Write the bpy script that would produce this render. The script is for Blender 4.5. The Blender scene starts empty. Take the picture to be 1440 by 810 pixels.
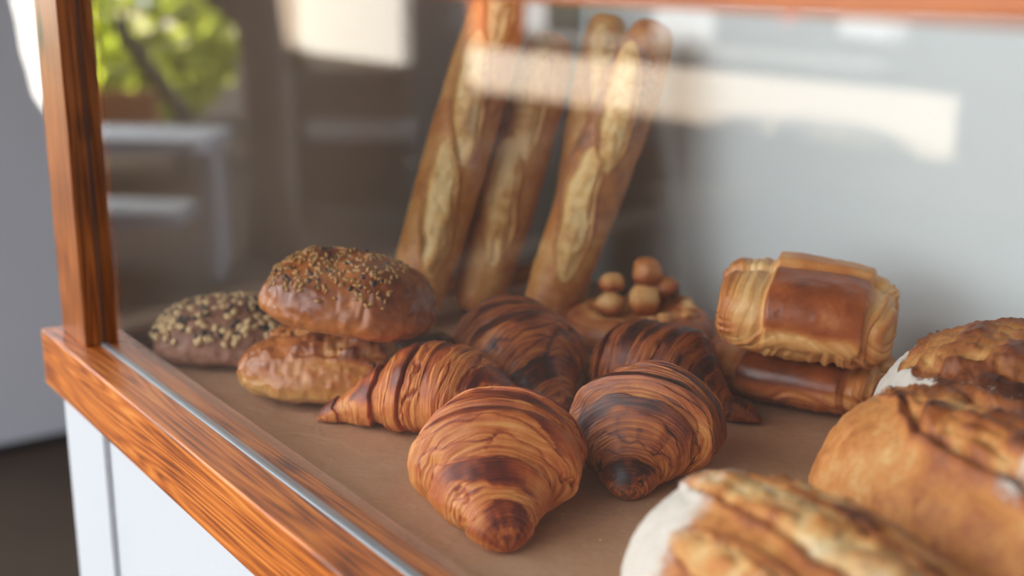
import bpy, math, random
import numpy as np
from mathutils import Vector, Matrix
PI = math.pi
sc = bpy.context.scene

# ------------------------------------------------------------------ camera, light, exposure
cam_d = bpy.data.cameras.new('camera'); cam = bpy.data.objects.new('camera', cam_d)
sc.collection.objects.link(cam); sc.camera = cam
cam_d.sensor_width = 36; cam_d.lens = 45.1; cam_d.clip_start = .02; cam_d.clip_end = 200
PITCH, AZ = math.radians(14.5), math.radians(34.9)
fw = Vector((-math.cos(AZ) * math.cos(PITCH), math.sin(AZ) * math.cos(PITCH), -math.sin(PITCH)))
rt = Vector((math.sin(AZ), math.cos(AZ), 0)); up = rt.cross(fw)
R3 = Matrix((rt, up, -fw)).transposed()
cam.matrix_world = Matrix.Translation((1.1798, -.3504, .38)) @ R3.to_4x4()
cam_d.dof.use_dof = True; cam_d.dof.focus_distance = .95; cam_d.dof.aperture_fstop = 3.0

world = bpy.data.worlds.new('world'); sc.world = world; world.use_nodes = True
wn = world.node_tree.nodes; wl = world.node_tree.links
bg = wn['Background']
# hazy sky, brighter towards the open street (-x -y) than over the buildings
_tc = wn.new('ShaderNodeTexCoord'); _dp = wn.new('ShaderNodeVectorMath'); _dp.operation = 'DOT_PRODUCT'
_dp.inputs[1].default_value = (-.72, -.64, .27); wl.new(_tc.outputs['Generated'], _dp.inputs[0])
_mr = wn.new('ShaderNodeMapRange'); _mr.inputs['From Min'].default_value = -.1; _mr.inputs['From Max'].default_value = 1.0
_mr.inputs['To Min'].default_value = .9; _mr.inputs['To Max'].default_value = 6.4; wl.new(_dp.outputs['Value'], _mr.inputs['Value'])
bg.inputs['Color'].default_value = (.90, .95, 1.0, 1); wl.new(_mr.outputs[0], bg.inputs['Strength'])

sun_d = bpy.data.lights.new('sun', 'SUN'); sun_d.energy = 27; sun_d.angle = math.radians(1.0); sun_d.color = (1, .94, .85)
sun = bpy.data.objects.new('sun', sun_d); sc.collection.objects.link(sun)
sun.rotation_euler = Vector((.2, .75, .70)).to_track_quat('Z', 'Y').to_euler()

sc.view_settings.view_transform = 'Standard'; sc.view_settings.look = 'None'
sc.view_settings.gamma = 1; sc.view_settings.use_curve_mapping = False
sc.view_settings.exposure = 0.0
sc.cycles.use_denoising = True
sc.cycles.max_bounces = 8; sc.cycles.transparent_max_bounces = 16
sc.cycles.caustics_reflective = False; sc.cycles.caustics_refractive = False
sc.cycles.sample_clamp_indirect = 6

# ------------------------------------------------------------------ helpers
def lin(c):
    return tuple(((v / 255) / 12.92 if v / 255 <= .04045 else ((v / 255 + .055) / 1.055) ** 2.4) for v in c)

def link(o, parent=None):
    sc.collection.objects.link(o)
    if parent is not None: o.parent = parent
    return o

def tag(o, label=None, cat=None, group=None, kind=None):
    if label: o['label'] = label
    if cat: o['category'] = cat
    if group: o['group'] = group
    if kind: o['kind'] = kind
    return o

def empty(name, loc=(0, 0, 0), rot=(0, 0, 0)):
    o = bpy.data.objects.new(name, None); link(o); o.location = loc; o.rotation_euler = rot
    o.empty_display_size = .05
    return o

def mesh_np(name, V, F, mat, parent=None, smooth=True, attrs=None):
    me = bpy.data.meshes.new(name)
    V = np.asarray(V, np.float32)
    if isinstance(F, np.ndarray):
        me.vertices.add(len(V)); me.vertices.foreach_set('co', V.ravel())
        k = F.shape[1]
        me.loops.add(F.size); me.loops.foreach_set('vertex_index', F.ravel().astype(np.int32))
        me.polygons.add(len(F)); me.polygons.foreach_set('loop_start', np.arange(0, F.size, k, dtype=np.int32))
        me.update(calc_edges=True)
    else:
        me.from_pydata([tuple(map(float, v)) for v in V], [], F)
    me.polygons.foreach_set('use_smooth', [smooth] * len(me.polygons))
    for k_, a in (attrs or {}).items():
        at = me.attributes.new(k_, 'FLOAT', 'POINT'); at.data.foreach_set('value', np.asarray(a, np.float32).ravel())
    me.validate(); me.update()
    if mat: me.materials.append(mat)
    o = bpy.data.objects.new(name, me)
    return link(o, parent)

def boxes(name, L, mat, parent=None, bevel=.002, seg=2):
    V = []; F = []
    for (x0, y0, z0, x1, y1, z1) in L:
        b = len(V)
        V += [(x, y, z) for z in (z0, z1) for y in (y0, y1) for x in (x0, x1)]
        F += [[b + i for i in q] for q in ((0, 2, 3, 1), (4, 5, 7, 6), (0, 1, 5, 4), (2, 6, 7, 3), (0, 4, 6, 2), (1, 3, 7, 5))]
    o = mesh_np(name, V, F, mat, parent, smooth=False)
    if bevel:
        m = o.modifiers.new('bevel', 'BEVEL'); m.width = bevel; m.segments = seg; m.limit_method = 'ANGLE'
    return o

def tube(name, pts, rads, mat, parent=None, n=14):
    V = []; F = []
    pts = [Vector(p) for p in pts]
    for i, p in enumerate(pts):
        d = (pts[min(i + 1, len(pts) - 1)] - pts[max(i - 1, 0)]).normalized()
        a = d.orthogonal().normalized() if i == 0 else (a - d * a.dot(d)).normalized()
        b = d.cross(a)
        for k in range(n):
            t = 2 * PI * k / n
            V.append(p + (a * math.cos(t) + b * math.sin(t)) * rads[i])
    for i in range(len(pts) - 1):
        for k in range(n):
            F.append([i * n + k, i * n + (k + 1) % n, (i + 1) * n + (k + 1) % n, (i + 1) * n + k])
    F.append(list(range(n))[::-1]); F.append([(len(pts) - 1) * n + k for k in range(n)])
    return mesh_np(name, V, F, mat, parent, smooth=True)

def _hash(ix, iy, iz, seed):
    h = (ix * 374761393 + iy * 668265263 + iz * 2147483647 + seed * 1274126177) & 0xffffffff
    h = ((h ^ (h >> 13)) * 1274126177) & 0xffffffff
    h = ((h ^ (h >> 16)) * 2246822519) & 0xffffffff
    return ((h ^ (h >> 15)) & 0xffffff) / float(0xffffff)

def noise3(P, seed=0):
    P = np.asarray(P, np.float64); I = np.floor(P).astype(np.int64); f = P - I; f = f * f * f * (f * (f * 6 - 15) + 10)
    r = 0
    for dx in (0, 1):
        for dy in (0, 1):
            for dz in (0, 1):
                w = (f[..., 0] if dx else 1 - f[..., 0]) * (f[..., 1] if dy else 1 - f[..., 1]) * (f[..., 2] if dz else 1 - f[..., 2])
                r = r + w * _hash(I[..., 0] + dx, I[..., 1] + dy, I[..., 2] + dz, seed)
    return r * 2 - 1

def fbm(P, scale=1., octaves=4, seed=0, gain=.5):
    P = np.asarray(P) * scale; r = 0; a = 1.; s = 0
    for o in range(octaves):
        r = r + a * noise3(P + 17.3 * o, seed + o); s += a; a *= gain; P = P * 2.03
    return r / s * 1.6

def sstep(a, b, x):
    t = np.clip((x - a) / (b - a), 0, 1); return t * t * (3 - 2 * t)

def grid_faces(nu, nv):
    i = np.arange(nu - 1)[:, None]; j = np.arange(nv)[None, :]; j2 = (j + 1) % nv
    return np.stack([i * nv + j, i * nv + j2, (i + 1) * nv + j2, (i + 1) * nv + j], -1).reshape(-1, 4)

# ------------------------------------------------------------------ materials
def new_mat(name):
    m = bpy.data.materials.new(name); m.use_nodes = True
    nt = m.node_tree; return m, nt, nt.nodes['Principled BSDF']

def N(nt, typ, **kw):
    n = nt.nodes.new(typ)
    for k, v in kw.items():
        if k in n.inputs.keys(): n.inputs[k].default_value = v
        else: setattr(n, k, v)
    return n

def ramp(nt, stops):
    r = nt.nodes.new('ShaderNodeValToRGB'); e = r.color_ramp.elements
    while len(e) < len(stops): e.new(.5)
    for el, (p, c) in zip(e, stops):
        el.position = p; el.color = (*lin(c), 1)
    return r

def plain(name, rgb, rough=.6, noise=0., nscale=8, bump=0., bscale=60, metal=0, coat=0, spec=.5):
    m, nt, b = new_mat(name); b.inputs['Specular IOR Level'].default_value = spec
    b.inputs['Roughness'].default_value = rough; b.inputs['Metallic'].default_value = metal
    b.inputs['Coat Weight'].default_value = coat
    tc = N(nt, 'ShaderNodeTexCoord')
    n = N(nt, 'ShaderNodeTexNoise', Scale=nscale, Detail=5.); nt.links.new(tc.outputs['Object'], n.inputs['Vector'])
    c = np.array(lin(rgb))
    mx = N(nt, 'ShaderNodeMix', data_type='RGBA')
    mx.inputs[6].default_value = (*np.clip(c * (1 - noise), 0, 1), 1); mx.inputs[7].default_value = (*np.clip(c * (1 + noise), 0, 1), 1)
    nt.links.new(n.outputs['Fac'], mx.inputs[0]); nt.links.new(mx.outputs[2], b.inputs['Base Color'])
    if bump:
        n2 = N(nt, 'ShaderNodeTexNoise', Scale=bscale, Detail=4.); nt.links.new(tc.outputs['Object'], n2.inputs['Vector'])
        bp = N(nt, 'ShaderNodeBump', Strength=bump, Distance=.002); nt.links.new(n2.outputs['Fac'], bp.inputs['Height'])
        nt.links.new(bp.outputs[0], b.inputs['Normal'])
    return m

def wood(name, axis, stops, rough=.38, scale=1., seed=0.):
    """stained pine: stretched rings, fine fibres and a few dark knots"""
    m, nt, b = new_mat(name)
    tc = N(nt, 'ShaderNodeTexCoord')
    mp = N(nt, 'ShaderNodeMapping'); s = [26 * scale] * 3; s[axis] = 1.3 * scale
    mp.inputs['Scale'].default_value = s; mp.inputs['Location'].default_value = (seed, seed * .7, seed * 1.3)
    nt.links.new(tc.outputs['Object'], mp.inputs['Vector'])
    n1 = N(nt, 'ShaderNodeTexNoise', Scale=1.0, Detail=1., Distortion=.15); nt.links.new(mp.outputs[0], n1.inputs['Vector'])
    mul = N(nt, 'ShaderNodeMath', operation='MULTIPLY'); mul.inputs[1].default_value = 20.
    nt.links.new(n1.outputs['Fac'], mul.inputs[0])
    fr = N(nt, 'ShaderNodeMath', operation='PINGPONG'); fr.inputs[1].default_value = .5; nt.links.new(mul.outputs[0], fr.inputs[0])
    mp2 = N(nt, 'ShaderNodeMapping'); s = [420 * scale] * 3; s[axis] = 14 * scale
    mp2.inputs['Scale'].default_value = s; nt.links.new(tc.outputs['Object'], mp2.inputs['Vector'])
    n2 = N(nt, 'ShaderNodeTexNoise', Scale=1.0, Detail=3.); nt.links.new(mp2.outputs[0], n2.inputs['Vector'])
    n3 = N(nt, 'ShaderNodeTexNoise', Scale=9.0, Detail=3.); nt.links.new(tc.outputs['Object'], n3.inputs['Vector'])
    a = N(nt, 'ShaderNodeMath', operation='MULTIPLY_ADD'); nt.links.new(fr.outputs[0], a.inputs[0]); a.inputs[1].default_value = .75
    nt.links.new(n2.outputs['Fac'], a.inputs[2])
    a2 = N(nt, 'ShaderNodeMath', operation='MULTIPLY_ADD'); nt.links.new(n3.outputs['Fac'], a2.inputs[0]); a2.inputs[1].default_value = .55
    nt.links.new(a.outputs[0], a2.inputs[2])
    a3 = N(nt, 'ShaderNodeMath', operation='SUBTRACT'); nt.links.new(a2.outputs[0], a3.inputs[0]); a3.inputs[1].default_value = .42
    # knots
    mp3 = N(nt, 'ShaderNodeMapping'); s = [11.] * 3; s[axis] = 5.
    mp3.inputs['Scale'].default_value = s; mp3.inputs['Location'].default_value = (.3 + seed, .45, .2)
    nt.links.new(tc.outputs['Object'], mp3.inputs['Vector'])
    vo = N(nt, 'ShaderNodeTexVoronoi', Scale=1.0); nt.links.new(mp3.outputs[0], vo.inputs['Vector'])
    kr = N(nt, 'ShaderNodeMapRange'); kr.inputs['From Min'].default_value = .03; kr.inputs['From Max'].default_value = .13
    kr.inputs['To Min'].default_value = .6; kr.inputs['To Max'].default_value = 0
    nt.links.new(vo.outputs['Distance'], kr.inputs['Value'])
    a4 = N(nt, 'ShaderNodeMath', operation='SUBTRACT'); nt.links.new(a3.outputs[0], a4.inputs[0]); nt.links.new(kr.outputs[0], a4.inputs[1])
    r = ramp(nt, stops); nt.links.new(a4.outputs[0], r.inputs[0]); nt.links.new(r.outputs[0], b.inputs['Base Color'])
    bp = N(nt, 'ShaderNodeBump', Strength=.35, Distance=.0008); nt.links.new(a.outputs[0], bp.inputs['Height']); nt.links.new(bp.outputs[0], b.inputs['Normal'])
    b.inputs['Roughness'].default_value = rough
    return m

def bread(name, stops, rough=(.55, .38), fine=260., famp=.12, mid=38., mamp=.18, bump=.35, flour_rgb=(214, 200, 188), coat=.0, sss=.04):
    m, nt, b = new_mat(name)
    tc = N(nt, 'ShaderNodeTexCoord')
    at = N(nt, 'ShaderNodeAttribute', attribute_name='bake'); fl = N(nt, 'ShaderNodeAttribute', attribute_name='flour')
    n1 = N(nt, 'ShaderNodeTexNoise', Scale=mid, Detail=4.); n2 = N(nt, 'ShaderNodeTexNoise', Scale=fine, Detail=3.)
    for n in (n1, n2): nt.links.new(tc.outputs['Object'], n.inputs['Vector'])
    s1 = N(nt, 'ShaderNodeMath', operation='MULTIPLY_ADD'); s1.inputs[1].default_value = mamp * 2; nt.links.new(n1.outputs['Fac'], s1.inputs[0]); nt.links.new(at.outputs['Fac'], s1.inputs[2])
    s2 = N(nt, 'ShaderNodeMath', operation='MULTIPLY_ADD'); s2.inputs[1].default_value = famp * 2; nt.links.new(n2.outputs['Fac'], s2.inputs[0]); nt.links.new(s1.outputs[0], s2.inputs[2])
    s3 = N(nt, 'ShaderNodeMath', operation='SUBTRACT'); s3.inputs[1].default_value = mamp + famp; nt.links.new(s2.outputs[0], s3.inputs[0])
    r = ramp(nt, stops); nt.links.new(s3.outputs[0], r.inputs[0])
    # flour, broken up by noise
    f1 = N(nt, 'ShaderNodeMath', operation='MULTIPLY_ADD'); f1.inputs[1].default_value = 1.1; nt.links.new(n2.outputs['Fac'], f1.inputs[0]); nt.links.new(fl.outputs['Fac'], f1.inputs[2])
    fr = N(nt, 'ShaderNodeMapRange'); fr.inputs['From Min'].default_value = .75; fr.inputs['From Max'].default_value = 1.35
    nt.links.new(f1.outputs[0], fr.inputs['Value'])
    fg = N(nt, 'ShaderNodeMath', operation='MULTIPLY'); nt.links.new(fr.outputs[0], fg.inputs[0])
    gt = N(nt, 'ShaderNodeMapRange'); gt.inputs['From Min'].default_value = .02; gt.inputs['From Max'].default_value = .25
    nt.links.new(fl.outputs['Fac'], gt.inputs['Value']); nt.links.new(gt.outputs[0], fg.inputs[1])
    mx = N(nt, 'ShaderNodeMix', data_type='RGBA'); nt.links.new(fg.outputs[0], mx.inputs[0]); nt.links.new(r.outputs[0], mx.inputs[6])
    mx.inputs[7].default_value = (*lin(flour_rgb), 1); nt.links.new(mx.outputs[2], b.inputs['Base Color'])
    rr = N(nt, 'ShaderNodeMapRange'); rr.inputs['From Min'].default_value = .3; rr.inputs['From Max'].default_value = .8
    rr.inputs['To Min'].default_value = rough[0]; rr.inputs['To Max'].default_value = rough[1]; nt.links.new(s3.outputs[0], rr.inputs['Value'])
    ad = N(nt, 'ShaderNodeMath', operation='MULTIPLY_ADD'); nt.links.new(fg.outputs[0], ad.inputs[0]); ad.inputs[1].default_value = .4; nt.links.new(rr.outputs[0], ad.inputs[2])
    nt.links.new(ad.outputs[0], b.inputs['Roughness'])
    bp = N(nt, 'ShaderNodeBump', Strength=bump, Distance=.0012); nt.links.new(s3.outputs[0], bp.inputs['Height']); nt.links.new(bp.outputs[0], b.inputs['Normal'])
    b.inputs['Coat Weight'].default_value = coat; b.inputs['Coat Roughness'].default_value = .25
    b.inputs['Specular IOR Level'].default_value = .45
    return m

CRO = [(0, (240, 186, 118)), (.22, (226, 148, 78)), (.40, (200, 104, 44)), (.58, (150, 62, 30)), (.76, (102, 36, 24)), (1, (48, 18, 14))]
CRO_D = [(0, (226, 168, 98)), (.22, (204, 130, 62)), (.40, (170, 88, 38)), (.58, (120, 52, 26)), (.76, (70, 26, 18)), (1, (34, 13, 11))]
m_cro = bread('croissant_crust', CRO, rough=(.54, .38), fine=420., famp=.06, mid=60., mamp=.07, bump=.25, coat=.07)
m_cro_d = bread('dark_croissant_crust', CRO_D, rough=(.54, .40), fine=420., famp=.05, mid=60., mamp=.10, bump=.25, coat=.07)
LOAF = [(0, (226, 200, 158)), (.2, (212, 164, 104)), (.4, (200, 128, 62)), (.6, (164, 88, 36)), (.8, (112, 54, 24)), (1, (50, 26, 16))]
m_loaf = bread('loaf_crust', LOAF, rough=(.7, .5), fine=300., famp=.14, mid=55., mamp=.16, bump=.6)
BOULE = [(0, (214, 170, 110)), (.2, (196, 136, 72)), (.4, (166, 98, 44)), (.6, (134, 68, 30)), (.8, (92, 42, 20)), (1, (44, 22, 14))]
m_boule = bread('boule_crust', BOULE, rough=(.7, .42), fine=300., famp=.1, mid=34., mamp=.14, bump=.6)
BAG = [(0, (238, 202, 142)), (.2, (228, 178, 108)), (.4, (208, 150, 82)), (.6, (186, 112, 48)), (.8, (138, 76, 32)), (1, (70, 38, 22))]
m_bag = bread('baguette_crust', BAG, rough=(.6, .42), fine=260., famp=.08, mid=28., mamp=.10, bump=.4)
BUN = [(0, (216, 170, 104)), (.2, (206, 142, 70)), (.4, (184, 104, 42)), (.6, (140, 68, 26)), (.8, (92, 40, 18)), (1, (44, 20, 12))]
m_bun = bread('glazed_bun_crust', BUN, rough=(.45, .28), fine=200., famp=.05, mid=36., mamp=.12, bump=.35, coat=.25)
RYE = [(0, (196, 156, 128)), (.3, (172, 118, 94)), (.6, (124, 76, 58)), (.8, (70, 42, 34)), (1, (36, 22, 20))]
m_rye = bread('dark_roll_crust', RYE, rough=(.6, .5), fine=240., famp=.08, mid=40., mamp=.12, bump=.4)
PUFF = [(0, (238, 200, 144)), (.2, (224, 166, 100)), (.4, (200, 124, 64)), (.6, (166, 84, 40)), (.8, (124, 58, 26)), (1, (60, 28, 16))]
m_puff = bread('puff_pastry_crust', PUFF, rough=(.5, .34), fine=300., famp=.05, mid=50., mamp=.08, bump=.3, coat=.1)
m_seed_pale = plain('pale_seed', (214, 178, 128), .5, .2, 200)
m_seed_brown = plain('brown_seed', (172, 122, 62), .45, .3, 200)
m_seed_dark = plain('dark_seed', (38, 28, 26), .4, .2, 200)

WOOD_L = [(0, (62, 24, 8)), (.28, (122, 58, 18)), (.5, (170, 88, 28)), (.75, (200, 114, 42)), (1, (214, 138, 66))]
WOOD_D = [(0, (48, 22, 8)), (.3, (108, 54, 18)), (.55, (150, 80, 28)), (.8, (182, 104, 42)), (1, (200, 122, 58))]
m_woodx = wood('stained_pine_lengthwise', 0, WOOD_L, .42)
m_woodz = wood('stained_pine_upright', 2, WOOD_D, .36, seed=2.1)
m_woody = wood('stained_pine_crosswise', 1, WOOD_L, .42, seed=4.)
m_white = plain('white_paint', (196, 197, 200), .45, .03, 5, .15, 90)
m_metal = plain('grey_glazing_strip', (150, 158, 164), .35, .1, 30, metal=.3)
m_seal = plain('dark_seal', (70, 66, 70), .5, .1)
m_end = plain('grey_brown_panel', (164, 152, 142), .6, .05, 3, .1, 120)

def linen():
    m, nt, b = new_mat('pale_grey_linen_board')
    tc = N(nt, 'ShaderNodeTexCoord')
    w = [N(nt, 'ShaderNodeTexWave', bands_direction=d, Scale=230., Distortion=2.5, Detail=3.) for d in ('X', 'Z')]
    for q in w: nt.links.new(tc.outputs['Object'], q.inputs['Vector'])
    ad = N(nt, 'ShaderNodeMath', operation='ADD'); nt.links.new(w[0].outputs['Fac'], ad.inputs[0]); nt.links.new(w[1].outputs['Fac'], ad.inputs[1])
    mr = N(nt, 'ShaderNodeMapRange'); mr.inputs['From Max'].default_value = 2; nt.links.new(ad.outputs[0], mr.inputs['Value'])
    mx = N(nt, 'ShaderNodeMix', data_type='RGBA'); nt.links.new(mr.outputs[0], mx.inputs[0])
    mx.inputs[6].default_value = (*lin((196, 200, 200)), 1); mx.inputs[7].default_value = (*lin((212, 215, 213)), 1)
    nt.links.new(mx.outputs[2], b.inputs['Base Color'])
    bp = N(nt, 'ShaderNodeBump', Strength=.2, Distance=.0005); nt.links.new(ad.outputs[0], bp.inputs['Height']); nt.links.new(bp.outputs[0], b.inputs['Normal'])
    b.inputs['Roughness'].default_value = .8
    return m
m_linen = linen()

def paper():
    m, nt, b = new_mat('brown_kraft_paper')
    tc = N(nt, 'ShaderNodeTexCoord')
    n1 = N(nt, 'ShaderNodeTexNoise', Scale=9., Detail=4.); n2 = N(nt, 'ShaderNodeTexNoise', Scale=240., Detail=3.); n3 = N(nt, 'ShaderNodeTexNoise', Scale=22., Detail=2., Distortion=1.2)
    for n in (n1, n2, n3): nt.links.new(tc.outputs['Object'], n.inputs['Vector'])
    a = N(nt, 'ShaderNodeMath', operation='MULTIPLY_ADD'); nt.links.new(n2.outputs['Fac'], a.inputs[0]); a.inputs[1].default_value = .35; nt.links.new(n1.outputs['Fac'], a.inputs[2])
    r = ramp(nt, [(.35, (168, 122, 90)), (.65, (192, 144, 110)), (.95, (206, 164, 130))]); nt.links.new(a.outputs[0], r.inputs[0]); nt.links.new(r.outputs[0], b.inputs['Base Color'])
    bp = N(nt, 'ShaderNodeBump', Strength=.5, Distance=.004); nt.links.new(n3.outputs['Fac'], bp.inputs['Height']); nt.links.new(bp.outputs[0], b.inputs['Normal'])
    b.inputs['Roughness'].default_value = .62
    return m
m_paper = paper()

def glass():
    """thin clear pane: see-through, with the reflection of both of its faces carried by the face one looks at"""
    m = bpy.data.materials.new('clear_pane_glass'); m.use_nodes = True; nt = m.node_tree
    nt.nodes.remove(nt.nodes['Principled BSDF']); out = nt.nodes['Material Output']
    fr = N(nt, 'ShaderNodeFresnel', IOR=1.52); geo = N(nt, 'ShaderNodeNewGeometry')
    # both faces: 2R / (1 + R)
    n2 = N(nt, 'ShaderNodeMath', operation='MULTIPLY'); n2.inputs[1].default_value = 2.; nt.links.new(fr.outputs[0], n2.inputs[0])
    n1 = N(nt, 'ShaderNodeMath', operation='ADD'); n1.inputs[1].default_value = 1.; nt.links.new(fr.outputs[0], n1.inputs[0])
    dv = N(nt, 'ShaderNodeMath', operation='DIVIDE'); nt.links.new(n2.outputs[0], dv.inputs[0]); nt.links.new(n1.outputs[0], dv.inputs[1])
    inv = N(nt, 'ShaderNodeMath', operation='SUBTRACT'); inv.inputs[0].default_value = 1.; nt.links.new(geo.outputs['Backfacing'], inv.inputs[1])
    fac = N(nt, 'ShaderNodeMath', operation='MULTIPLY'); nt.links.new(dv.outputs[0], fac.inputs[0]); nt.links.new(inv.outputs[0], fac.inputs[1])
    tr = N(nt, 'ShaderNodeBsdfTransparent'); tr.inputs['Color'].default_value = (.985, .995, .99, 1)
    gl = N(nt, 'ShaderNodeBsdfGlossy', Roughness=0.)
    mx = N(nt, 'ShaderNodeMixShader'); nt.links.new(fac.outputs[0], mx.inputs[0]); nt.links.new(tr.outputs[0], mx.inputs[1]); nt.links.new(gl.outputs[0], mx.inputs[2])
    nt.links.new(mx.outputs[0], out.inputs['Surface'])
    return m
m_glass = glass()

# ------------------------------------------------------------------ the setting
FZ = -.93
m_floor = plain('dark_brown_floor', (66, 54, 46), .8, .35, 3, .2, 40, spec=.15)
m_asphalt = plain('dark_asphalt', (62, 57, 52), .9, .15, 2, .3, 60, spec=.1)
m_side = plain('cream_paving', (226, 210, 190), .85, .04, 2)
m_wallp = plain('pale_blue_grey_plaster', (222, 224, 234), .7, .04, 2, .2, 14)
m_shade_wall = plain('warm_grey_plaster', (150, 142, 134), .8, .05, 1.5)
o = boxes('floor', [(-7, -2.6, FZ - .1, 5, 3, FZ)], m_floor, bevel=0); tag(o, kind='structure')
o = boxes('ground', [(-40, -30, FZ - .25, 25, 12, FZ - .101)], m_asphalt, bevel=0); tag(o, kind='structure')
o = mesh_np('pavement', [(-40, -10.35, FZ - .1), (-6.6, -10.35, FZ - .1), (-4.45, -7.4, FZ - .1), (-40, -7.4, FZ - .1),
                         (-40, -10.35, FZ), (-6.6, -10.35, FZ), (-4.45, -7.4, FZ), (-40, -7.4, FZ)],
            [[0, 3, 2, 1], [4, 5, 6, 7], [0, 1, 5, 4], [1, 2, 6, 5], [2, 3, 7, 6], [3, 0, 4, 7]], m_side, smooth=False); tag(o, kind='structure')
o = mesh_np('road_line', [(-30, -15.2, FZ - .1), (-10.3, -14.0, FZ - .1), (-9.9, -13.0, FZ - .1), (-30, -13.6, FZ - .1),
                          (-30, -15.2, FZ - .09), (-10.3, -14.0, FZ - .09), (-9.9, -13.0, FZ - .09), (-30, -13.6, FZ - .09)],
            [[0, 3, 2, 1], [4, 5, 6, 7], [0, 1, 5, 4], [1, 2, 6, 5], [2, 3, 7, 6], [3, 0, 4, 7]],
            plain('worn_white_line', (150, 146, 140), .9), smooth=False); tag(o, kind='structure')

def prism_x(name, outer, x0, x1, mat):
    n = len(outer)
    V = [(x0, y, z) for y, z in outer] + [(x1, y, z) for y, z in outer]
    F = [list(range(n))[::-1], [n + i for i in range(n)]] + [[i, (i + 1) % n, n + (i + 1) % n, n + i] for i in range(n)]
    return mesh_np(name, V, F, mat, smooth=False)
# left wall, with an added gap behind the corner post, shaped as a sunlight patch
o = prism_x('wall_left', [(.0, FZ), (2.2, FZ), (2.2, 3.), (.95, 3.), (.95, -.05), (.60, -.05), (.555, .03), (.545, .10), (.535, .14), (.530, .22), (.522, .27), (.515, .5), (.50, 3.), (.0, 3.)], -2.42, -2.30, m_wallp)
tag(o, kind='structure')
o = boxes('baseboard_left', [(-2.3, .0, FZ, -2.285, 2.2, FZ + .025)], plain('dark_baseboard', (46, 42, 44), .6), bevel=.002); tag(o, kind='structure')
o = boxes('shade_wall_back', [(-2.3, 2.2, FZ, 5, 2.4, 6.5), (-6., 3.2, FZ, -2.3, 3.4, 6.5)], m_shade_wall, bevel=0); tag(o, kind='structure')  # unseen building and wing, added and sized to shade the case and terrace

o = boxes('shade_roof', [(-2.42, -1.3, 1.75, 2.6, 2.2, 1.85)], plain('white_shade_roof', (190, 188, 184), .8), bevel=0); tag(o, kind='structure')  # unseen roof added to cut the light from above
o = boxes('light_block_right', [(2.4, -2.6, FZ, 2.6, 2.2, 1.75)], plain('brown_grey_plaster', (120, 108, 98), .8, .05, 1.5), bevel=0); tag(o, kind='structure')  # unseen wall added to block sky light from the right

# ------------------------------------------------------------------ display case
case = empty('display_case', (.8, .3, FZ))
tag(case, 'wood-framed glass bakery display case on a white painted base', 'display case')
def P_(o):   # parent to the case, keeping world coordinates
    o.parent = case; o.matrix_parent_inverse = Matrix.Translation(case.location).inverted(); return o
XE = 1.66
cab = P_(boxes('base_cabinet', [(-.082, -.014, FZ, XE, .64, -.0352)], m_white, bevel=.002))
st = boxes('stile', [(-.085, -.020, FZ, .036, -.014, -.0353)], m_white, cab, bevel=.0015)
boxes('kick_board', [(.036, -.020, FZ, XE, -.014, FZ + .12)], m_white, cab, bevel=.0015)
P_(boxes('ledge', [(-.092, -.0345, -.035, XE + .03, .0215, .022)], m_woodx, bevel=.0022, seg=3))
P_(boxes('rear_ledge', [(-.060, .605, -.035, XE + .03, .66, .022)], m_woodx, bevel=.002))
P_(boxes('end_ledge', [(-.060, .0216, -.035, -.0391, .6049, .0215)], m_woody, bevel=.002))
P_(boxes('deck', [(-.0390, .0216, -.0351, XE, .6049, -.003)], plain('pine_deck', (150, 110, 80), .6, .1), bevel=0))
for (x, y, nm) in ((-.072, -.018, 'corner_post'), (XE - .03, -.018, 'corner_post'), (-.055, .612, 'corner_post'), (XE - .03, .612, 'corner_post')):
    P_(boxes(nm, [(x, y, .0221, 0 if x < -.06 else x + .055, y + .038, .3605)], m_woodz, bevel=.0012))
P_(boxes('top_rail', [(-.075, -.0185, .3606, XE + .03, .0205, .402)], m_woodx, bevel=.002))
P_(boxes('top_rail', [(-.058, .6115, .3616, XE + .03, .6505, .402)], m_woodx, bevel=.002))
P_(boxes('side_rail', [(-.055, .0207, .3616, -.036, .6113, .402)], m_woody, bevel=.002))
P_(boxes('side_rail', [(XE - .03, .0207, .3616, XE + .025, .6113, .402)], m_woody, bevel=.002))
P_(boxes('glazing_strip', [(.0002, -.0035, .0222, XE - .031, .0035, .0243)], m_metal, bevel=.0005))
P_(boxes('glazing_strip', [(.0001, -.0015, .0245, .0012, .0022, .3604)], m_seal, bevel=0))
P_(boxes('glass_pane', [(.0015, -.002, .0244, XE - .032, .002, .3604)], m_glass, bevel=0))
P_(boxes('end_panel', [(-.0530, .0203, .0216, -.0400, .6115, .3614)], m_end, bevel=.001))
P_(boxes('end_panel', [(XE - .028, .0203, .0, XE - .005, .6115, .3614)], m_end, bevel=.001))
P_(boxes('back_panel', [(-.0388, .596, -.0029, XE - .029, .6045, .3614)], m_linen, bevel=0))

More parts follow.
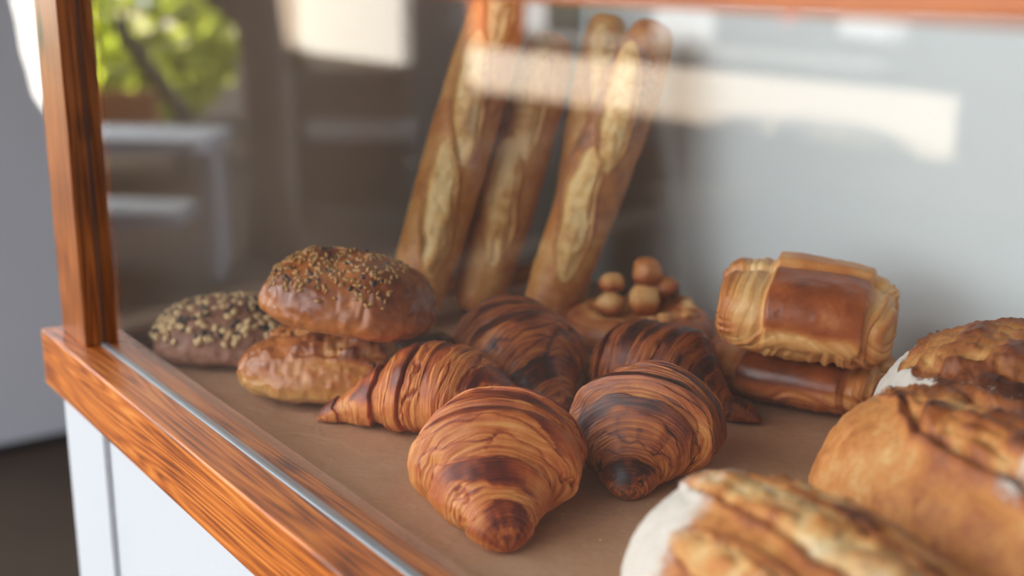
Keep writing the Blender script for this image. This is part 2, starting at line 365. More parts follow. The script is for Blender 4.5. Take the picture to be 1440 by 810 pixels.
# kraft paper, slightly wavy, curling up against the ledge and back
xs = np.linspace(-.037, XE - .035, 300); ys = np.linspace(.024, .590, 110)
X, Y = np.meshgrid(xs, ys, indexing='ij')
Zp = -.0016 + .0009 * fbm(np.stack([X, Y, 0 * X], -1), 7., 3, 5)
Zp += .010 * sstep(.035, .0, Y - .022 + .01 * fbm(np.stack([X, 0 * Y, 0 * X], -1), 6., 2, 8)) * sstep(.45, .05, X)
i = np.arange(len(xs) - 1)[:, None]; j = np.arange(len(ys) - 1)[None, :]; ny = len(ys)
Fp = np.stack([i * ny + j, (i + 1) * ny + j, (i + 1) * ny + j + 1, i * ny + j + 1], -1).reshape(-1, 4)
pp = mesh_np('parchment_paper', np.stack([X, Y, Zp], -1).reshape(-1, 3), Fp, m_paper)
sm = pp.modifiers.new('thick', 'SOLIDIFY'); sm.thickness = .0003; sm.offset = 1
tag(pp, 'sheet of brown baking paper lining the floor of the display case', 'paper')

# ------------------------------------------------------------------ bread builders
def croissant(name, L, R, H, bend, loc, rotz, mat, layers=3.1, seed=1, nu=1200, nv=130, tipr=.30, shift=0., fat=1.15, tilt=(0, 0), bw=.30, bs=.44, dk=0.):
    """rolled crescent: the spine lies along local x and curves towards +y at both horns"""
    t = np.linspace(-1, 1, nu)[:, None] * np.ones((1, nv)); th = (np.arange(nv) / nv * 2 * PI - PI / 2)[None, :] * np.ones((nu, 1))
    s = np.abs(t); side = np.sign(t)
    cyl = np.stack([t * 3., np.cos(th) * .9, np.sin(th) * .9], -1)
    w1 = fbm(cyl + seed, 1.2, 3, seed)
    bell = .30 * np.cos(PI / 2 * np.clip(s, 0, 1)) ** fat + .70 * (1 - sstep(bw, bw + bs, s))
    base = (tipr + (1 - tipr) * bell) * np.sqrt(np.clip(1 - s ** 9, 0, 1))
    wind = ((th + PI / 2) / (2 * PI))
    q = s * layers + (.32 * wind * side) + .13 * w1 + .15 * (side > 0) + shift * side
    q = q + .12
    fr = q - np.floor(q); k = np.floor(q)
    # one outer lap in the middle, then laps stepping down outwards
    rise = np.where(q < 1, 1., sstep(0, .08, fr)); fall = sstep(.42, 1., fr)
    saw = rise * (1 - .80 * fall)
    amp = .27 * sstep(0.0, .5, q - .75) * (1 - .35 * s)
    rad = base * (1 - amp + amp * saw * 1.25)
    # fine lamination steps in the exposed part of each lap
    strn = noise3(np.stack([t * 125 + .5 * w1 + 3 * wind * side, np.cos(th) * 1.0, np.sin(th) * 1.0], -1), seed + 3)
    strf = noise3(np.stack([t * 290 + .8 * w1 + 6 * wind * side, np.cos(th) * 1.5, np.sin(th) * 1.5], -1), seed + 4)
    lam = sstep(.34, .50, fr + .14 * w1) * (1 - sstep(.97, 1, fr))
    qq = fr * 5.3 + .3 * w1 + .45 * noise3(np.stack([t * 6, np.cos(th) * 1.1, np.sin(th) * 1.1], -1), seed + 60); f2 = qq - np.floor(qq)
    step2 = (sstep(0, .25, f2) * (1 - .9 * sstep(.3, 1, f2)))
    rad = rad * (1 + (lam * (.030 * step2 +   .011 * strn + .006 * strf)) + .003 * strn) + .0
    crack = sstep(.55, .8, noise3(np.stack([t * 24 + 3 * w1, np.cos(th) * 1.3, np.sin(th) * 1.3], -1), seed + 9)) * lam
    rad = rad * (1 - .05 * crack)
    rad = rad * (1 + .025 * fbm(cyl, 1.7, 3, seed + 21))
    # blisters on the smooth crust
    P0 = np.stack([t * 26, np.cos(th) * 4, np.sin(th) * 4], -1)
    rad = rad * (1 + .010 * (1 - lam) * fbm(P0, 1., 3, seed + 30))
    ly = rad * R * np.cos(th); lz = rad * H * np.sin(th)
    lz = np.where(np.sin(th) < 0, lz * .80, lz)
    ang = t * bend
    rr = L / 2 / max(bend, 1e-3)
    cx = rr * np.sin(ang); cy = rr * (1 - np.cos(ang))
    x = cx - ly * np.sin(ang); y = cy + ly * np.cos(ang)
    cz = base * H * .80
    z = cz + lz
    z = np.where(z < .004, .004 - .004 * (1 - np.exp(-(.004 - np.minimum(z, .004)) / .004)), z)
    topn = sstep(.05, .75, np.sin(th) + .35 * fbm(cyl, 1.6, 2, seed + 77))
    glaze = (1 - lam) * rise * topn * np.clip(.8 + .55 * fbm(cyl, 2.6, 3, seed + 81) + .30 * strf, 0, 1.2)
    linedark = np.exp(-(np.minimum(f2, 1 - f2) / .06) ** 2)
    bake = .34 + dk - .05 * lam + .34 * glaze + .05 * topn + .12 * strn * (.4 + .6 * lam) + .11 * strf * (.5 + .5 * lam)
    bake = bake + .26 * linedark * lam + .22 * (1 - rise) + .20 * crack
    bake = bake + .10 * sstep(.86, 1., s) - .08 * sstep(.1, -.9, np.sin(th)) + .08 * fbm(cyl, 3., 3, seed + 40)
    bake = np.clip(bake, .05, .95)
    V = np.stack([x, y, z], -1).reshape(-1, 3)
    o = mesh_np(name, V, grid_faces(nu, nv), mat, attrs={'bake': bake, 'flour': bake * 0})
    o.location = loc; o.rotation_euler = (tilt[0], tilt[1], rotz)
    return o

def superloaf(name, L, W, H, mat, scores, seed=1, e=(.85, .62), flat=.30, nu=360, nv=220, rough=.0020, flour=None, basebake=.5,
              sidebake=.36, taper=0., openbake=.38, ridge=.0035, openz=.004, bendy=0., lump=.02):
    """long or round loaf with opened scores on top; scores = (x0, x1, y at x0, y at x1, half width, bulge)"""
    u = np.linspace(.004, PI - .004, nu)[:, None] * np.ones((1, nv)); v = (np.arange(nv) / nv * 2 * PI - PI / 2)[None, :] * np.ones((nu, 1))
    cu, su = np.cos(u), np.sin(u)
    x = -L / 2 * np.sign(cu) * np.abs(cu) ** e[0]; r = np.abs(su) ** e[1]
    r = r * (1 + taper * x / (L / 2))
    y = W / 2 * r * np.cos(v); z = H * r * np.sin(v)
    z = np.where(z > 0, z * (1 - flat), z * flat)
    # a flattened belly
    zb = -flat * H
    z = np.where(z < 0, zb * (1 - (1 - np.clip(z / zb, 0, 1)) ** 1.0) ** .8, z)
    P = np.stack([x, y, z], -1)
    n = np.stack([x / (L / 2) ** 2, y / (W / 2) ** 2, z / (H * .6) ** 2], -1); n /= np.linalg.norm(n, axis=-1, keepdims=True) + 1e-9
    big = fbm(P, 9., 3, seed); med = fbm(P, 40., 3, seed + 5); fin = fbm(P, 140., 3, seed + 8)
    bl = fbm(P, 75., 3, seed + 90)
    disp = lump * W * .5 * big + rough * .5 * med + rough * .2 * fin + rough * .30 * np.abs(bl)
    bake = basebake + .16 * big + .14 * med + .05 * fin - .10 * np.abs(bl)
    topm = sstep(-.05, .35, z / H + .1)
    bake = bake * topm + (sidebake + .08 * big + .05 * med) * (1 - topm)
    opn = np.zeros_like(x)
    wobk = .25 if name != 'baguette' else .10
    for k, sco in enumerate(scores):
        x0, x1, y0, y1, hw, bul = sco[:6]
        tt = np.clip((x - x0) / (x1 - x0), -.5, 1.5)
        wob = wobk * hw * fbm(np.stack([x * 30, 0 * x + k, 0 * x], -1), 1., 2, seed + 50 + k)
        yc = y0 + (y1 - y0) * tt + bul * np.sin(PI * np.clip(tt, 0, 1)) + wob
        w = hw * np.clip(1 - np.abs(2 * tt - 1) ** 2.6, 0, 1) ** .6
        d = (y - yc) / np.maximum(w, 1e-4)
        inside = (w > 1e-4) & (z > 0)
        a = np.where(inside, sstep(1.05, .85, np.abs(d)), 0)
        inten = np.clip(w / hw, 0, 1) * (z > 0)
        edge = np.where(inside, np.exp(-((np.abs(d) - 1.0) / .16) ** 2), 0) * inten
        ear = np.where(d > 0, 1.0, .45)
        opn = np.maximum(opn, a)
        crumb = fbm(P, 55., 4, seed + 70, .6); tear = fbm(P * np.array([.35, 1.6, 1.]), 90., 3, seed + 75)
        disp = disp + a * (openz * (1 - .6 * d ** 2) * inten + rough * 1.5 * crumb + rough * .9 * tear) + ridge * edge * ear
        disp = disp - np.where(inside, np.exp(-((np.abs(d) - .82) / .10) ** 2), 0) * ridge * .9 * inten
        bake = bake * (1 - a) + a * (openbake + .34 * crumb + .16 * tear) + .26 * edge
    P = P + n * disp[..., None]
    x, y, z = P[..., 0], P[..., 1], P[..., 2]
    z = z - zb; z = np.maximum(z, .0008 + .0006 * (fin + 1))
    y = y + bendy * (2 * x / L) ** 2
    fl = 0 * x if flour is None else flour(x / (L / 2), y / (W / 2), z / H, opn, big, med)
    return mesh_np(name, np.stack([x, y, z], -1).reshape(-1, 3), grid_faces(nu, nv), mat, attrs={'bake': np.clip(bake, .02, .98), 'flour': fl})

def place(o, loc, rotz=0, rx=0, ry=0):
    o.location = loc; o.rotation_euler = (rx, ry, rotz); return o

def seeds(name, host, mat, n, seed, cond, size=(.0035, .0018, .0012), parent=None):
    """seeds scattered over the crust of host, one mesh"""
    rnd = random.Random(seed); me = host.data; V = []; F = []
    nvv = len(me.vertices); tries = 0
    base = [(math.cos(a) * c, math.sin(a) * c, s) for (c, s) in ((.0, 1), (.8, .55), (.8, -.55)) for a in (np.arange(6) / 6 * 2 * PI if c else [0])]
    while n and tries < 60000:
        tries += 1
        v = me.vertices[rnd.randrange(nvv)]
        if not cond(v.co, v.normal, rnd): continue
        nn = v.normal; ax = (nn.orthogonal().normalized()); ax.rotate(Matrix.Rotation(rnd.random() * 2 * PI, 3, nn)); by = nn.cross(ax)
        k = rnd.uniform(.7, 1.2); b = len(V)
        for (a0, a1, a2) in base:
            V.append(v.co + ax * a0 * size[0] * k + by * a1 * size[1] * k + nn * (a2 * size[2] * k + size[2] * .5))
        for i in range(6):
            j = (i + 1) % 6
            F.append([b, b + 1 + i, b + 1 + j, b + 1 + j]); F[-1] = [b, b + 1 + i, b + 1 + j]
            F.append([b + 1 + i, b + 7 + i, b + 7 + j, b + 1 + j])
        n -= 1
    o = mesh_np(name, V, F, mat, parent or host); o['kind'] = 'stuff'
    return o

# ------------------------------------------------------------------ croissants
R_ = math.radians
CS = {}
c = croissant('croissant', .176, .0580, .0435, .55, (.471, .133, 0), R_(-46), m_cro, seed=3, layers=3.0, tipr=.42, fat=1.0)
tag(c, 'golden croissant lying nearest the glass with its blunt horn towards the viewer', 'croissant', 'croissants on the baking paper'); CS['front'] = c
c = croissant('croissant', .218, .043, .0410, .45, (.327, .174, 0), R_(-148), m_cro, seed=11, layers=3.2, tipr=.27, bw=.08, bs=.86, fat=1.15)
tag(c, 'long golden croissant with its pointed horn by the ledge, in front of the glossy bun', 'croissant', 'croissants on the baking paper'); CS['left'] = c
c = croissant('croissant', .150, .0560, .0425, .5, (.481, .266, 0), R_(-66), m_cro_d, dk=.07, seed=26, layers=3.0, shift=.25, tipr=.34, fat=1.0)
tag(c, 'dark baked croissant with a curled horn, right of the frontmost croissant', 'croissant', 'croissants on the baking paper'); CS['right'] = c
c = croissant('croissant', .236, .052, .0440, .45, (.275, .285, 0), R_(-20), m_cro_d, dk=.08, seed=31, layers=3.1, tipr=.28, nu=380, nv=130)
tag(c, 'dark croissant at the feet of the baguettes, behind the two golden croissants', 'croissant', 'croissants on the baking paper'); CS['back'] = c
c = croissant('croissant', .196, .044, .0395, .35, (.378, .364, 0), R_(12), m_cro_d, dk=.12, seed=44, layers=3.3, tipr=.24, nu=380, nv=130)
tag(c, 'darkest croissant, lying between the folded puff pastries and the curled croissant', 'croissant', 'croissants on the baking paper'); CS['far'] = c

# ------------------------------------------------------------------ round and long loaves
def fl_bot(x, y, z, op, big, med):
    return np.clip(sstep(-.45, -.80, x + .12 * big + .25 * (y)) * (1 - .75 * op) + .18 * op * (med > .2) + .05, 0, 1)
o = superloaf('batard_loaf', .255, .140, .105, m_loaf, [(-.112, .125, -.010, -.004, .020, .006), (-.095, .110, .030, .036, .015, .004), (-.06, .12, -.048, -.044, .010, .0)], seed=5, flour=fl_bot,
              basebake=.52, sidebake=.40, openbake=.34, e=(.8, .62), openz=.006, ridge=.005)
place(o, (.779, .115, 0), R_(-11)); tag(o, 'oval sourdough loaf with a white floured end, closest to the camera', 'loaf of bread')
def fl_big(x, y, z, op, big, med):
    return np.clip(sstep(.78, .92, z) * sstep(.1, .6, big + .3 * med + .35) * .75 + .04, 0, 1)
o = superloaf('batard_loaf', .37, .150, .122, m_loaf, [(-.165, .17, -.012, -.004, .030, .0)], seed=9, flour=fl_big, basebake=.50, sidebake=.44,
              openbake=.50, e=(.62, .5), openz=.004, ridge=.010, flat=.36, rough=.003)
place(o, (.826, .266, 0), R_(-15)); tag(o, 'large tan batard loaf with one split along its top, leaning on the dark round loaf', 'loaf of bread')
def fl_boule(x, y, z, op, big, med):
    return np.clip((1 - op) * sstep(-.25, -.50, x + .06 * big) * 1.0 + .22 * (1 - op), 0, 1)
o = superloaf('round_loaf', .215, .21, .112, m_boule, [(-.085, .13, -.004, .004, .088, 0)], seed=14, flour=fl_boule, basebake=.6, sidebake=.5,
              openbake=.50, e=(.95, .9), openz=.006, ridge=.006, rough=.0026)
place(o, (.657, .477, 0), R_(20)); tag(o, 'round loaf with a rough reddish brown top and white floured side, by the back panel', 'loaf of bread')
def fl_full(x, y, z, op, big, med): return np.clip(.9 + 0 * x, 0, 1)
o = superloaf('floured_roll', .075, .045, .030, m_loaf, [], seed=77, flour=fl_full, nu=80, nv=60)
place(o, (.624, .246, 0), R_(-10)); tag(o, 'small white floured roll peeking out between the two sourdough loaves', 'bread roll')

# buns at the left
def fl0(x, y, z, op, big, med): return 0 * x
o = superloaf('seeded_roll', .135, .115, .056, m_rye, [], seed=61, basebake=.40, sidebake=.22, rough=.005, e=(.9, .8), nu=140, nv=120, flour=fl0, lump=.05)
place(o, (.033, .112, 0), R_(55)); tag(o, 'dark roll topped with pale seeds, farthest left beside the corner post', 'bread roll')
seeds('seed_topping', o, m_seed_pale, 260, 1, lambda p, n, r: n.z > .25 and p.z > .026, (.0056, .0038, .0024))
seeds('seed_topping', o, m_seed_dark, 130, 2, lambda p, n, r: n.z > .35 and p.z > .030, (.0046, .0030, .0018))
o = superloaf('glossy_bun', .148, .100, .064, m_bun, [(-.05, .06, .01, -.01, .018, 0), (-.02, .08, -.03, -.02, .012, 0)], seed=66, basebake=.50, sidebake=.12, openbake=.42, e=(.85, .75), nu=180, nv=140, flour=fl0, rough=.0045, lump=.09, taper=.15, ridge=.003)
place(o, (.196, .130, 0), R_(50)); tag(o, 'small glossy golden bun under the seeded bun, next to the long croissant', 'bun')
o = superloaf('seeded_bun', .150, .108, .062, m_bun, [], rough=.004, seed=71, basebake=.60, sidebake=.34, e=(.85, .78), nu=180, nv=140, flour=fl0, lump=.05)
place(o, (.222, .143, .072), R_(40), rx=R_(4), ry=R_(6)); tag(o, 'glazed brown bun sprinkled with seeds, stacked on top of the other buns', 'bun')
seeds('seed_topping', o, m_seed_brown, 420, 5, lambda p, n, r: n.z > .5 and p.z > .036 and p.x < .05, (.0034, .0017, .0012))
seeds('seed_topping', o, m_seed_dark, 70, 6, lambda p, n, r: n.z > .6 and p.z > .045 and p.x < .04, (.003, .0018, .0013))
o = superloaf('shadow_bun', .075, .065, .050, m_bun, [], seed=73, basebake=.85, sidebake=.7, e=(.85, .8), nu=100, nv=80, flour=fl0, lump=.05)  # added bun, coloured dark to stand for the shadow behind the stack
place(o, (.211, .228, 0), R_(30)); tag(o, 'dark bun added to fill the shadow beneath the seeded bun, behind the croissants', 'bun')

# ------------------------------------------------------------------ baguettes
def baguette(p0, p1, seed, dia, label, roll=0.):
    p0, p1 = Vector(p0), Vector(p1); L = (p1 - p0).length
    sc_ = []; x = -L / 2 + .05; k = 0
    while x < L / 2 - .06:
        sc_.append((x, x + .140, -.009, .011, .0165, .0)); x += .118; k += 1
    o = superloaf('baguette', L, dia, dia * .93, m_bag, sc_, seed=seed, basebake=.60, sidebake=.50, openbake=.12, e=(.72, .40), nu=420, nv=120,
                  ridge=.0050, openz=.0030, rough=.0020, flour=lambda x, y, z, op, b, m: np.clip(.16 + .1 * b - .1 * op, 0, 1), lump=.03, flat=.45)
    d = (p1 - p0).normalized(); mid = (p0 + p1) / 2
    view = Vector((.75, -.62, .25)); zz = (view - d * view.dot(d)).normalized(); zz.rotate(Matrix.Rotation(roll, 3, d)); yy = zz.cross(d)
    M = Matrix((d, yy, zz)).transposed().to_4x4()
    o.matrix_world = Matrix.Translation(mid - zz * dia * .45) @ M
    tag(o, label, 'baguette', 'baguettes propped in the case corner')
    return o
baguette((.054, .303, .010), (.045, .436, .358), 101, .069, 'leftmost baguette standing upright against the grey end panel', .1)
baguette((.070, .374, .010), (.035, .503, .298), 108, .066, 'second baguette from the left, propped in the case corner', 0)
baguette((.105, .470, .010), (.066, .556, .318), 115, .058, 'baguette mostly hidden behind the rightmost baguette', .3)
baguette((.154, .400, .010), (.147, .553, .312), 122, .064, 'rightmost baguette leaning against the pale back panel', -.1)

# ------------------------------------------------------------------ folded puff pastries
def puff(name, L, W, H, loc, rot, seed, mat, dark=0.):
    """folded pillow of puff pastry: a raised glazed band over the middle, laminated flanks"""
    nu, nv = 300, 220
    u = np.linspace(.004, PI - .004, nu)[:, None] * np.ones((1, nv)); v = (np.arange(nv) / nv * 2 * PI - PI / 2)[None, :] * np.ones((nu, 1))
    f = lambda a, e: np.sign(a) * np.abs(a) ** e
    x = -L / 2 * f(np.cos(u), .70); r = np.abs(np.sin(u)) ** .38
    y = W / 2 * r * f(np.cos(v), .80); z = H / 2 * r * f(np.sin(v), .72)
    P = np.stack([x, y, z], -1)
    n = np.stack([x / (L / 2) ** 2, y / (W / 2) ** 2, z / (H / 2) ** 2], -1); n /= np.linalg.norm(n, axis=-1, keepdims=True) + 1e-9
    w = fbm(P, 14., 3, seed)
    xb = np.abs(x - .07 * L + .02 * L * w) / (L / 2)
    band = sstep(.58, .50, xb) * sstep(-.55, -.15, z / (H / 2))
    back = sstep(.02, .10, y / (W / 2) + .08 * w) * sstep(.2, .5, z / (H / 2))        # the fold at the rear of the top
    groove = .55 * np.exp(-((xb - .60) / .05) ** 2) * sstep(-.6, .0, z / (H / 2))
    bg_ = np.exp(-((y / (W / 2) - .05 + .08 * w) / .06) ** 2) * sstep(.2, .5, z / (H / 2))
    s1 = noise3(np.stack([x * 420 + 5 * w, y * 9, z * 9], -1), seed + 2)      # lamination along x on the flanks
    s2 = noise3(np.stack([x * 18, y * 30 + 0 * z, z * 420 + 5 * w + 60 * (x / L) ** 2], -1), seed + 3)      # on the front face
    s3 = noise3(np.stack([x * 190 + 3 * w, y * 6, z * 6], -1), seed + 6)
    front = sstep(.22, -.02, z / (H / 2) + .06 * w) * sstep(.3, -.1, y / W)
    dsp = .0045 * band - .0035 * groove - .006 * bg_ + .003 * back + .0012 * s1 * (1 - band) + .0016 * s3 * (1 - band) + .0016 * s2 * front + .002 * w + .0005 * fbm(P, 90., 3, seed)
    P = P + n * dsp[..., None]
    lam = .10 * s1 + .09 * s3
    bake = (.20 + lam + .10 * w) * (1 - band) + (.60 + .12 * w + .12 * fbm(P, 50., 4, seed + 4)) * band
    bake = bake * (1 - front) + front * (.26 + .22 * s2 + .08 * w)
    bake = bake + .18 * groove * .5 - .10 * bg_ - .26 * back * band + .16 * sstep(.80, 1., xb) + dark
    o = mesh_np(name, (P + np.array([0, 0, H / 2])).reshape(-1, 3), grid_faces(nu, nv), mat, attrs={'bake': np.clip(bake, .03, .97), 'flour': bake * 0})
    o.location = loc; o.rotation_euler = rot
    return o
o = puff('puff_pastry', .144, .106, .069, (.457, .458, .054), (R_(8), R_(4), R_(38)), 201, m_puff)
tag(o, 'folded puff pastry with a shiny brown band, lying on top of another pastry', 'pastry', 'folded puff pastries')
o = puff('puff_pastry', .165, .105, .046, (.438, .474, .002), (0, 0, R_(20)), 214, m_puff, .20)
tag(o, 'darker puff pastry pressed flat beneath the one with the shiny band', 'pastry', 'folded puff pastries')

# ------------------------------------------------------------------ ring bun with knobbly topping
def ring_bun():
    root = empty('knotted_bun', (.238, .462, 0))
    tag(root, 'pale ring-shaped bun with a knobbly nut topping, between baguettes and puff pastries', 'bun')
    nu, nv = 200, 90
    a = np.linspace(0, 2 * PI, nu)[:, None] * np.ones((1, nv)); v = (np.arange(nv) / nv * 2 * PI)[None, :] * np.ones((nu, 1))
    w = fbm(np.stack([np.cos(a) * 2, np.sin(a) * 2, np.cos(v)], -1), 1.3, 3, 7)
    rr = .026 * (1 + .12 * w); Rm = .060
    x = (Rm * 1.15 + rr * np.cos(v)) * np.cos(a); y = (Rm + rr * np.cos(v)) * np.sin(a); z = .024 + rr * .95 * np.sin(v); z = np.maximum(z, .001)
    tw = noise3(np.stack([np.cos(a) * 1.5 + np.cos(v) * 6 , np.sin(a) * 1.5, np.sin(v) * 6], -1), 9)
    bake = np.clip(.42 + .12 * w + .12 * tw + .15 * (np.cos(v) > .2), 0, 1)
    mesh_np('ring', np.stack([x, y, z], -1).reshape(-1, 3), grid_faces(nu, nv), m_puff, root, attrs={'bake': bake, 'flour': bake * 0})
    u = np.linspace(.01, PI - .01, 40)[:, None] * np.ones((1, 60)); v = (np.arange(60) / 60 * 2 * PI)[None, :] * np.ones((40, 1))
    def lump(name, c, s, b, seed, par):
        P = np.stack([np.sin(u) * np.cos(v) * s[0], np.sin(u) * np.sin(v) * s[1], np.cos(u) * s[2]], -1)
        w = fbm(P, 45., 3, seed); P = P * (1 + .22 * w)[..., None] + np.array(c)
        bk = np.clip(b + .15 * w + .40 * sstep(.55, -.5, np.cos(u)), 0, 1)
        return mesh_np(name, P.reshape(-1, 3), grid_faces(40, 60), m_puff, par, attrs={'bake': bk, 'flour': bk * 0})
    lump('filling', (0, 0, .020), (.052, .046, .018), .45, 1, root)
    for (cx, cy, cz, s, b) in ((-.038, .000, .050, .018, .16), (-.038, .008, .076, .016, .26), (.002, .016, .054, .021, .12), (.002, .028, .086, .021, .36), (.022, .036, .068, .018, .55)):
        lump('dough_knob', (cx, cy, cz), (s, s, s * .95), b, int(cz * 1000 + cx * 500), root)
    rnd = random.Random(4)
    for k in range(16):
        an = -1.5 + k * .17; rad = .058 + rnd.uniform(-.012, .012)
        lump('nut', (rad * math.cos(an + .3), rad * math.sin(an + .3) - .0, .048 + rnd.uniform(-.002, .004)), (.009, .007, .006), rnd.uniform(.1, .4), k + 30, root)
    return root
rb = ring_bun(); rb.rotation_euler.z = R_(35); rb.scale = (.80, .80, .80)

rnd = random.Random(8); V = []; F = []
for k in range(22):
    cx, cy = rnd.uniform(.30, .66), rnd.uniform(.05, .26); s_ = rnd.uniform(.0005, .0013); b_ = len(V)
    for q in range(6):
        d_ = [(1, 0, 0), (0, 1, 0), (-1, 0, 0), (0, -1, 0), (0, 0, 1), (0, 0, -1)][q]
        V.append((cx + d_[0] * s_ * rnd.uniform(.6, 1.4), cy + d_[1] * s_ * rnd.uniform(.6, 1.4), .0005 + s_ * .6 + d_[2] * s_ * .7))
    F += [[b_ + a0, b_ + (a0 + 1) % 4, b_ + 4] for a0 in range(4)] + [[b_ + (a0 + 1) % 4, b_ + a0, b_ + 5] for a0 in range(4)]
cr = mesh_np('crumbs', V, F, plain('pale_crumb', (222, 184, 130), .6), smooth=False)
tag(cr, 'pale crumbs scattered over the brown paper around the front croissants', 'crumbs', kind='stuff')

# ------------------------------------------------------------------ street side, seen mirrored in the pane
m_bark = plain('grey_bark', (122, 108, 96), .9, .3, 10, .6, 30)
m_leaf = plain('sunlit_leaf', (206, 218, 70), .6, .35, 3); m_leaf.node_tree.nodes['Principled BSDF'].inputs['Transmission Weight'].default_value = 0
m_grey = plain('grey_white_paint', (176, 180, 190), .5)
m_gate = plain('white_gate_paint', (236, 236, 240), .5)
m_taupe = plain('taupe_board', (112, 102, 94), .7, .05)
def foliage(name, c, dims, n, seed, mat, size=.05, parent=None, cond=None):
    rnd = np.random.RandomState(seed); V = []; F = []
    while n > 0:
        p = rnd.normal(size=3); p /= np.linalg.norm(p); p *= rnd.uniform(.75, 1.) ** .5
        q = np.array(c) + p * np.array(dims)
        if q[2] < FZ + .05 or (cond and not cond(q)): continue
        a = rnd.normal(size=3); a /= np.linalg.norm(a); b = np.cross(a, rnd.normal(size=3)); b /= np.linalg.norm(b)
        s = size * rnd.uniform(.6, 1.3); k = len(V)
        nn = np.cross(a, b) * s * .12
        V += [q - a * s, q + b * s * .45 + nn, q + a * s, q - b * s * .45 + nn]; F.append([k, k + 1, k + 2, k + 3]); n -= 1
    o = mesh_np(name, V, F, mat, parent, smooth=False); return o
h = empty('hedge', (-8.6, -3.0, FZ)); tag(h, 'sunlit yellow-green bush mirrored in the glass beside the corner post', 'bush')
def PW(o, root): o.matrix_parent_inverse = Matrix.Translation(root.location).inverted(); return o
PW(foliage('leaves', (-8.8, -2.9, -.15), (.75, 1.0, .85), 2600, 3, m_leaf, .09, h), h)['kind'] = 'stuff'
PW(tube('stem', [(-8.7, -3.0, FZ - .1), (-8.65, -3.05, -.3), (-8.7, -2.9, .1)], [.05, .04, .02], m_bark, h), h)
t_ = empty('tree', (-4.13, -2.04, FZ)); tag(t_, 'grey tree trunk mirrored in the glass, right of the sunlit bush', 'tree')
PW(tube('trunk', [(-4.10, -2.02, FZ - .02), (-4.12, -2.02, -.6), (-4.13, -2.03, -.1), (-4.17, -2.00, .4), (-4.2, -1.95, 1.4), (-4.3, -2.0, 2.6)], [.13, .105, .10, .10, .09, .07], m_bark, t_), t_)
PW(tube('branch', [(-4.15, -2.02, .10), (-4.45, -1.75, .42), (-5.0, -1.3, .75)], [.08, .10, .09], m_bark, t_), t_)
PW(foliage('leaves', (-4.6, -2.0, 3.1), (1.3, 1.3, .8), 1500, 9, m_leaf, .1, t_), t_)['kind'] = 'stuff'
gw = empty('garden_wall', (-8.4, -4.6, FZ)); tag(gw, 'bright white garden wall on a dark base, mirrored above the low gate', 'wall')
for (nm, bx, m_) in (('plinth', (-9.9, -4.85, FZ - .1, -7.18, -4.45, -.40), plain('dark_stone', (74, 66, 60), .8, .2, 3)), ('panel', (-9.75, -4.80, -.40, -7.2, -4.5, 1.3), plain('white_render', (240, 236, 230), .8)),
                    ('pier', (-9.75, -4.49, -.40, -8.95, -4.3, 1.3), plain('cream_render', (214, 196, 180), .8))):
    q = boxes(nm, [bx], m_, gw, bevel=.005); q.matrix_parent_inverse = Matrix.Translation(gw.location).inverted()
o = boxes('sun_patch_screen', [(-9.6, 1.6, FZ - .1, -9.4, 5.5, 1.6)], plain('white_sun_patch_paint', (240, 240, 238), .8), bevel=.01)  # added board, stands in for a patch of sunlight on the left wall
o.location = (0, 0, 0); tag(o, 'white screen added behind the wall gap as the sunlight patch left of the corner post', 'screen')
g = empty('low_gate', (-4.9, -2.85, FZ)); tag(g, 'low gate of taupe boards in a pale frame, mirrored right of the trunk', 'gate')
def seg_box(name, a, b, z0, z1, th, mat, root):
    a = Vector((a[0], a[1])); b = Vector((b[0], b[1])); d = (b - a).normalized(); nrm = Vector((-d.y, d.x)) * th / 2
    V = [(p.x, p.y, z) for z in (z0, z1) for p in (a - nrm, b - nrm, b + nrm, a + nrm)]
    F = [[0, 3, 2, 1], [4, 5, 6, 7], [0, 1, 5, 4], [1, 2, 6, 5], [2, 3, 7, 6], [3, 0, 4, 7]]
    o = mesh_np(name, V, F, mat, root, smooth=False); return PW(o, root)
GA, GB = (-5.10, -2.62), (-4.72, -3.09)
seg_box('board', GA, GB, FZ, -.20, .03, m_taupe, g)
seg_box('post', (-5.16, -2.60), (-5.09, -2.69), FZ, -.24, .07, m_gate, g)
seg_box('rail', (-5.04, -2.66), (-4.68, -3.10), -.56, -.46, .06, m_gate, g)
co = empty('grey_pillar', (-5.3, -3.7, FZ)); tag(co, 'grey pillar mirrored just left of the baguettes', 'pillar')
seg_box('shaft', (-5.42, -3.56), (-5.22, -3.80), FZ + .12, 2.2, .2, plain('grey_pillar_paint', (150, 152, 160), .6), co)
seg_box('plinth', (-5.45, -3.53), (-5.19, -3.83), FZ, FZ + .12, .28, plain('grey_plinth', (120, 120, 124), .6), co)
# table and chair
tb = empty('cafe_table', (-4.1, -1.5, FZ)); tag(tb, 'pale cafe table mirrored in the glass low beside the corner post', 'table')
seg_box('table_top', (-4.50, -1.10), (-3.93, -1.70), -.40, -.34, .42, m_grey, tb)
seg_box('shelf', (-4.45, -1.20), (-4.05, -1.60), -.72, -.66, .3, m_grey, tb)
for (px, py) in ((-4.50, -1.25), (-4.35, -1.05), (-4.10, -1.75), (-3.86, -1.62)):
    seg_box('leg', (px, py), (px + .04, py - .04), FZ, -.40, .05, m_grey, tb)
ch = empty('garden_chair', (-6.4, -2.25, FZ)); tag(ch, 'dark chair with a tan cushion mirrored behind the pale table', 'chair')
m_dark = plain('dark_chair_frame', (70, 64, 62), .6)
PW(tube('frame', [(-6.50, -2.15, .02), (-6.36, -2.35, -.35), (-6.26, -2.50, -.62), (-6.2, -2.6, FZ)], [.045] * 4, m_dark, ch), ch)
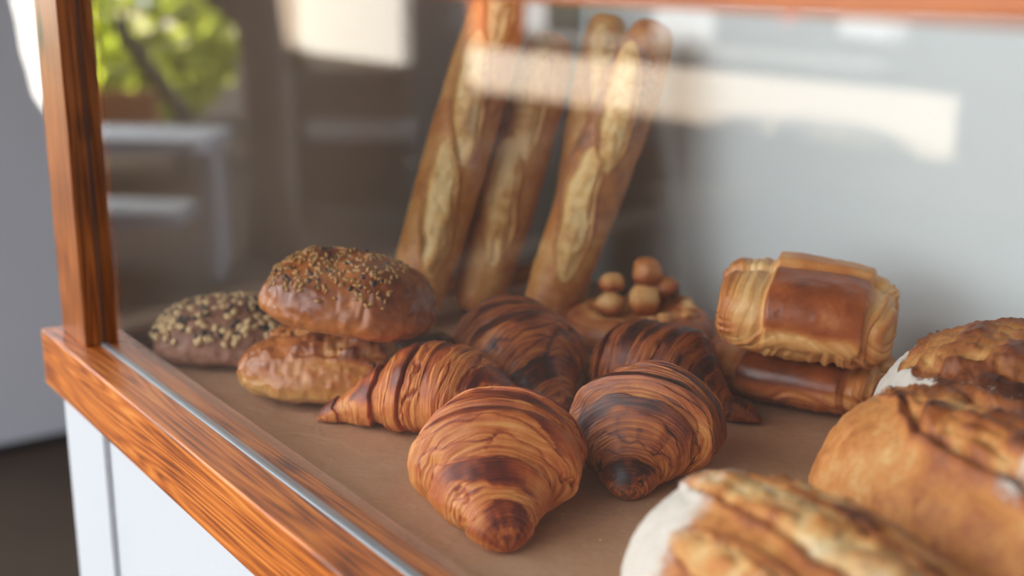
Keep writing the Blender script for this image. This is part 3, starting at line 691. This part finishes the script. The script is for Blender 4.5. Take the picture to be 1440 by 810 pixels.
seg_box('cushion', (-6.62, -2.02), (-6.36, -2.32), -.60, -.40, .08, plain('tan_cushion', (206, 142, 96), .8), ch)
seg_box('seat', (-6.75, -1.9), (-6.3, -2.4), -.66, -.61, .4, m_dark, ch)
for (px, py) in ((-6.72, -2.0), (-6.6, -1.85), (-6.4, -2.45)):
    seg_box('leg', (px, py), (px + .03, py - .03), FZ, -.66, .04, m_dark, ch)
# street things further right
o = boxes('terracotta_planter', [(-16.15, -11.55, FZ - .1, -15.5, -10.85, .3)], plain('terracotta', (206, 120, 74), .8), bevel=.02); tag(o, 'terracotta planter mirrored over the top of the leftmost baguette', 'planter')
m_van = plain('white_car_paint', (238, 240, 244), .3)
def street_box(name, a, b, hh, mat, label, cat):
    a = Vector((a[0], a[1])); b = Vector((b[0], b[1])); d = (b - a).normalized(); nrm = Vector((-d.y, d.x)) * .25
    V = [(p.x, p.y, z) for z in (FZ - .1, FZ + hh) for p in (a - nrm, b - nrm, b + nrm, a + nrm)]
    F = [[0, 3, 2, 1], [4, 5, 6, 7], [0, 1, 5, 4], [1, 2, 6, 5], [2, 3, 7, 6], [3, 0, 4, 7]]
    o = mesh_np(name, V, F, mat, smooth=False); m = o.modifiers.new('bevel', 'BEVEL'); m.width = .06; m.segments = 3
    return tag(o, label, cat)
street_box('street_crate', (-19.7, -14.3), (-19.3, -14.8), 1.1, m_van, 'narrow white crate mirrored right of the terracotta planter, at the top edge', 'crate')
street_box('street_crate', (-15.7, -14.4), (-15.1, -15.2), 1.0, m_van, 'wide white crate mirrored just right of the rightmost baguette tip', 'crate')
street_box('street_crate', (-14.7, -18.2), (-13.2, -17.6), .9, m_van, 'low white crate mirrored under the top rail at the right', 'crate')
cn = empty('orange_light_cone', (-16.8, -18.9, FZ)); tag(cn, 'orange cone added for a small orange light mirrored under the top rail, between the two right-hand white crates', 'cone')
PW(tube('cone', [(-16.8, -18.9, FZ), (-16.8, -18.9, FZ + .75)], [.26, .06], plain('orange_plastic', (240, 96, 50), .5), cn), cn)  # made-up object giving the small orange light in the reflection
q = PW(boxes('base', [(-17.15, -19.25, FZ - .1, -16.45, -18.55, FZ)], m_dark, cn, bevel=.01), cn)
h2 = foliage('shrub', (-22.5, -19.0, -.3), (2.4, 2.4, 1.0), 1500, 13, plain('green_leaf', (112, 130, 62), .6, .3, 3), .10)
tag(h2, 'distant green shrub mirrored behind the tips of the baguettes', 'bush')
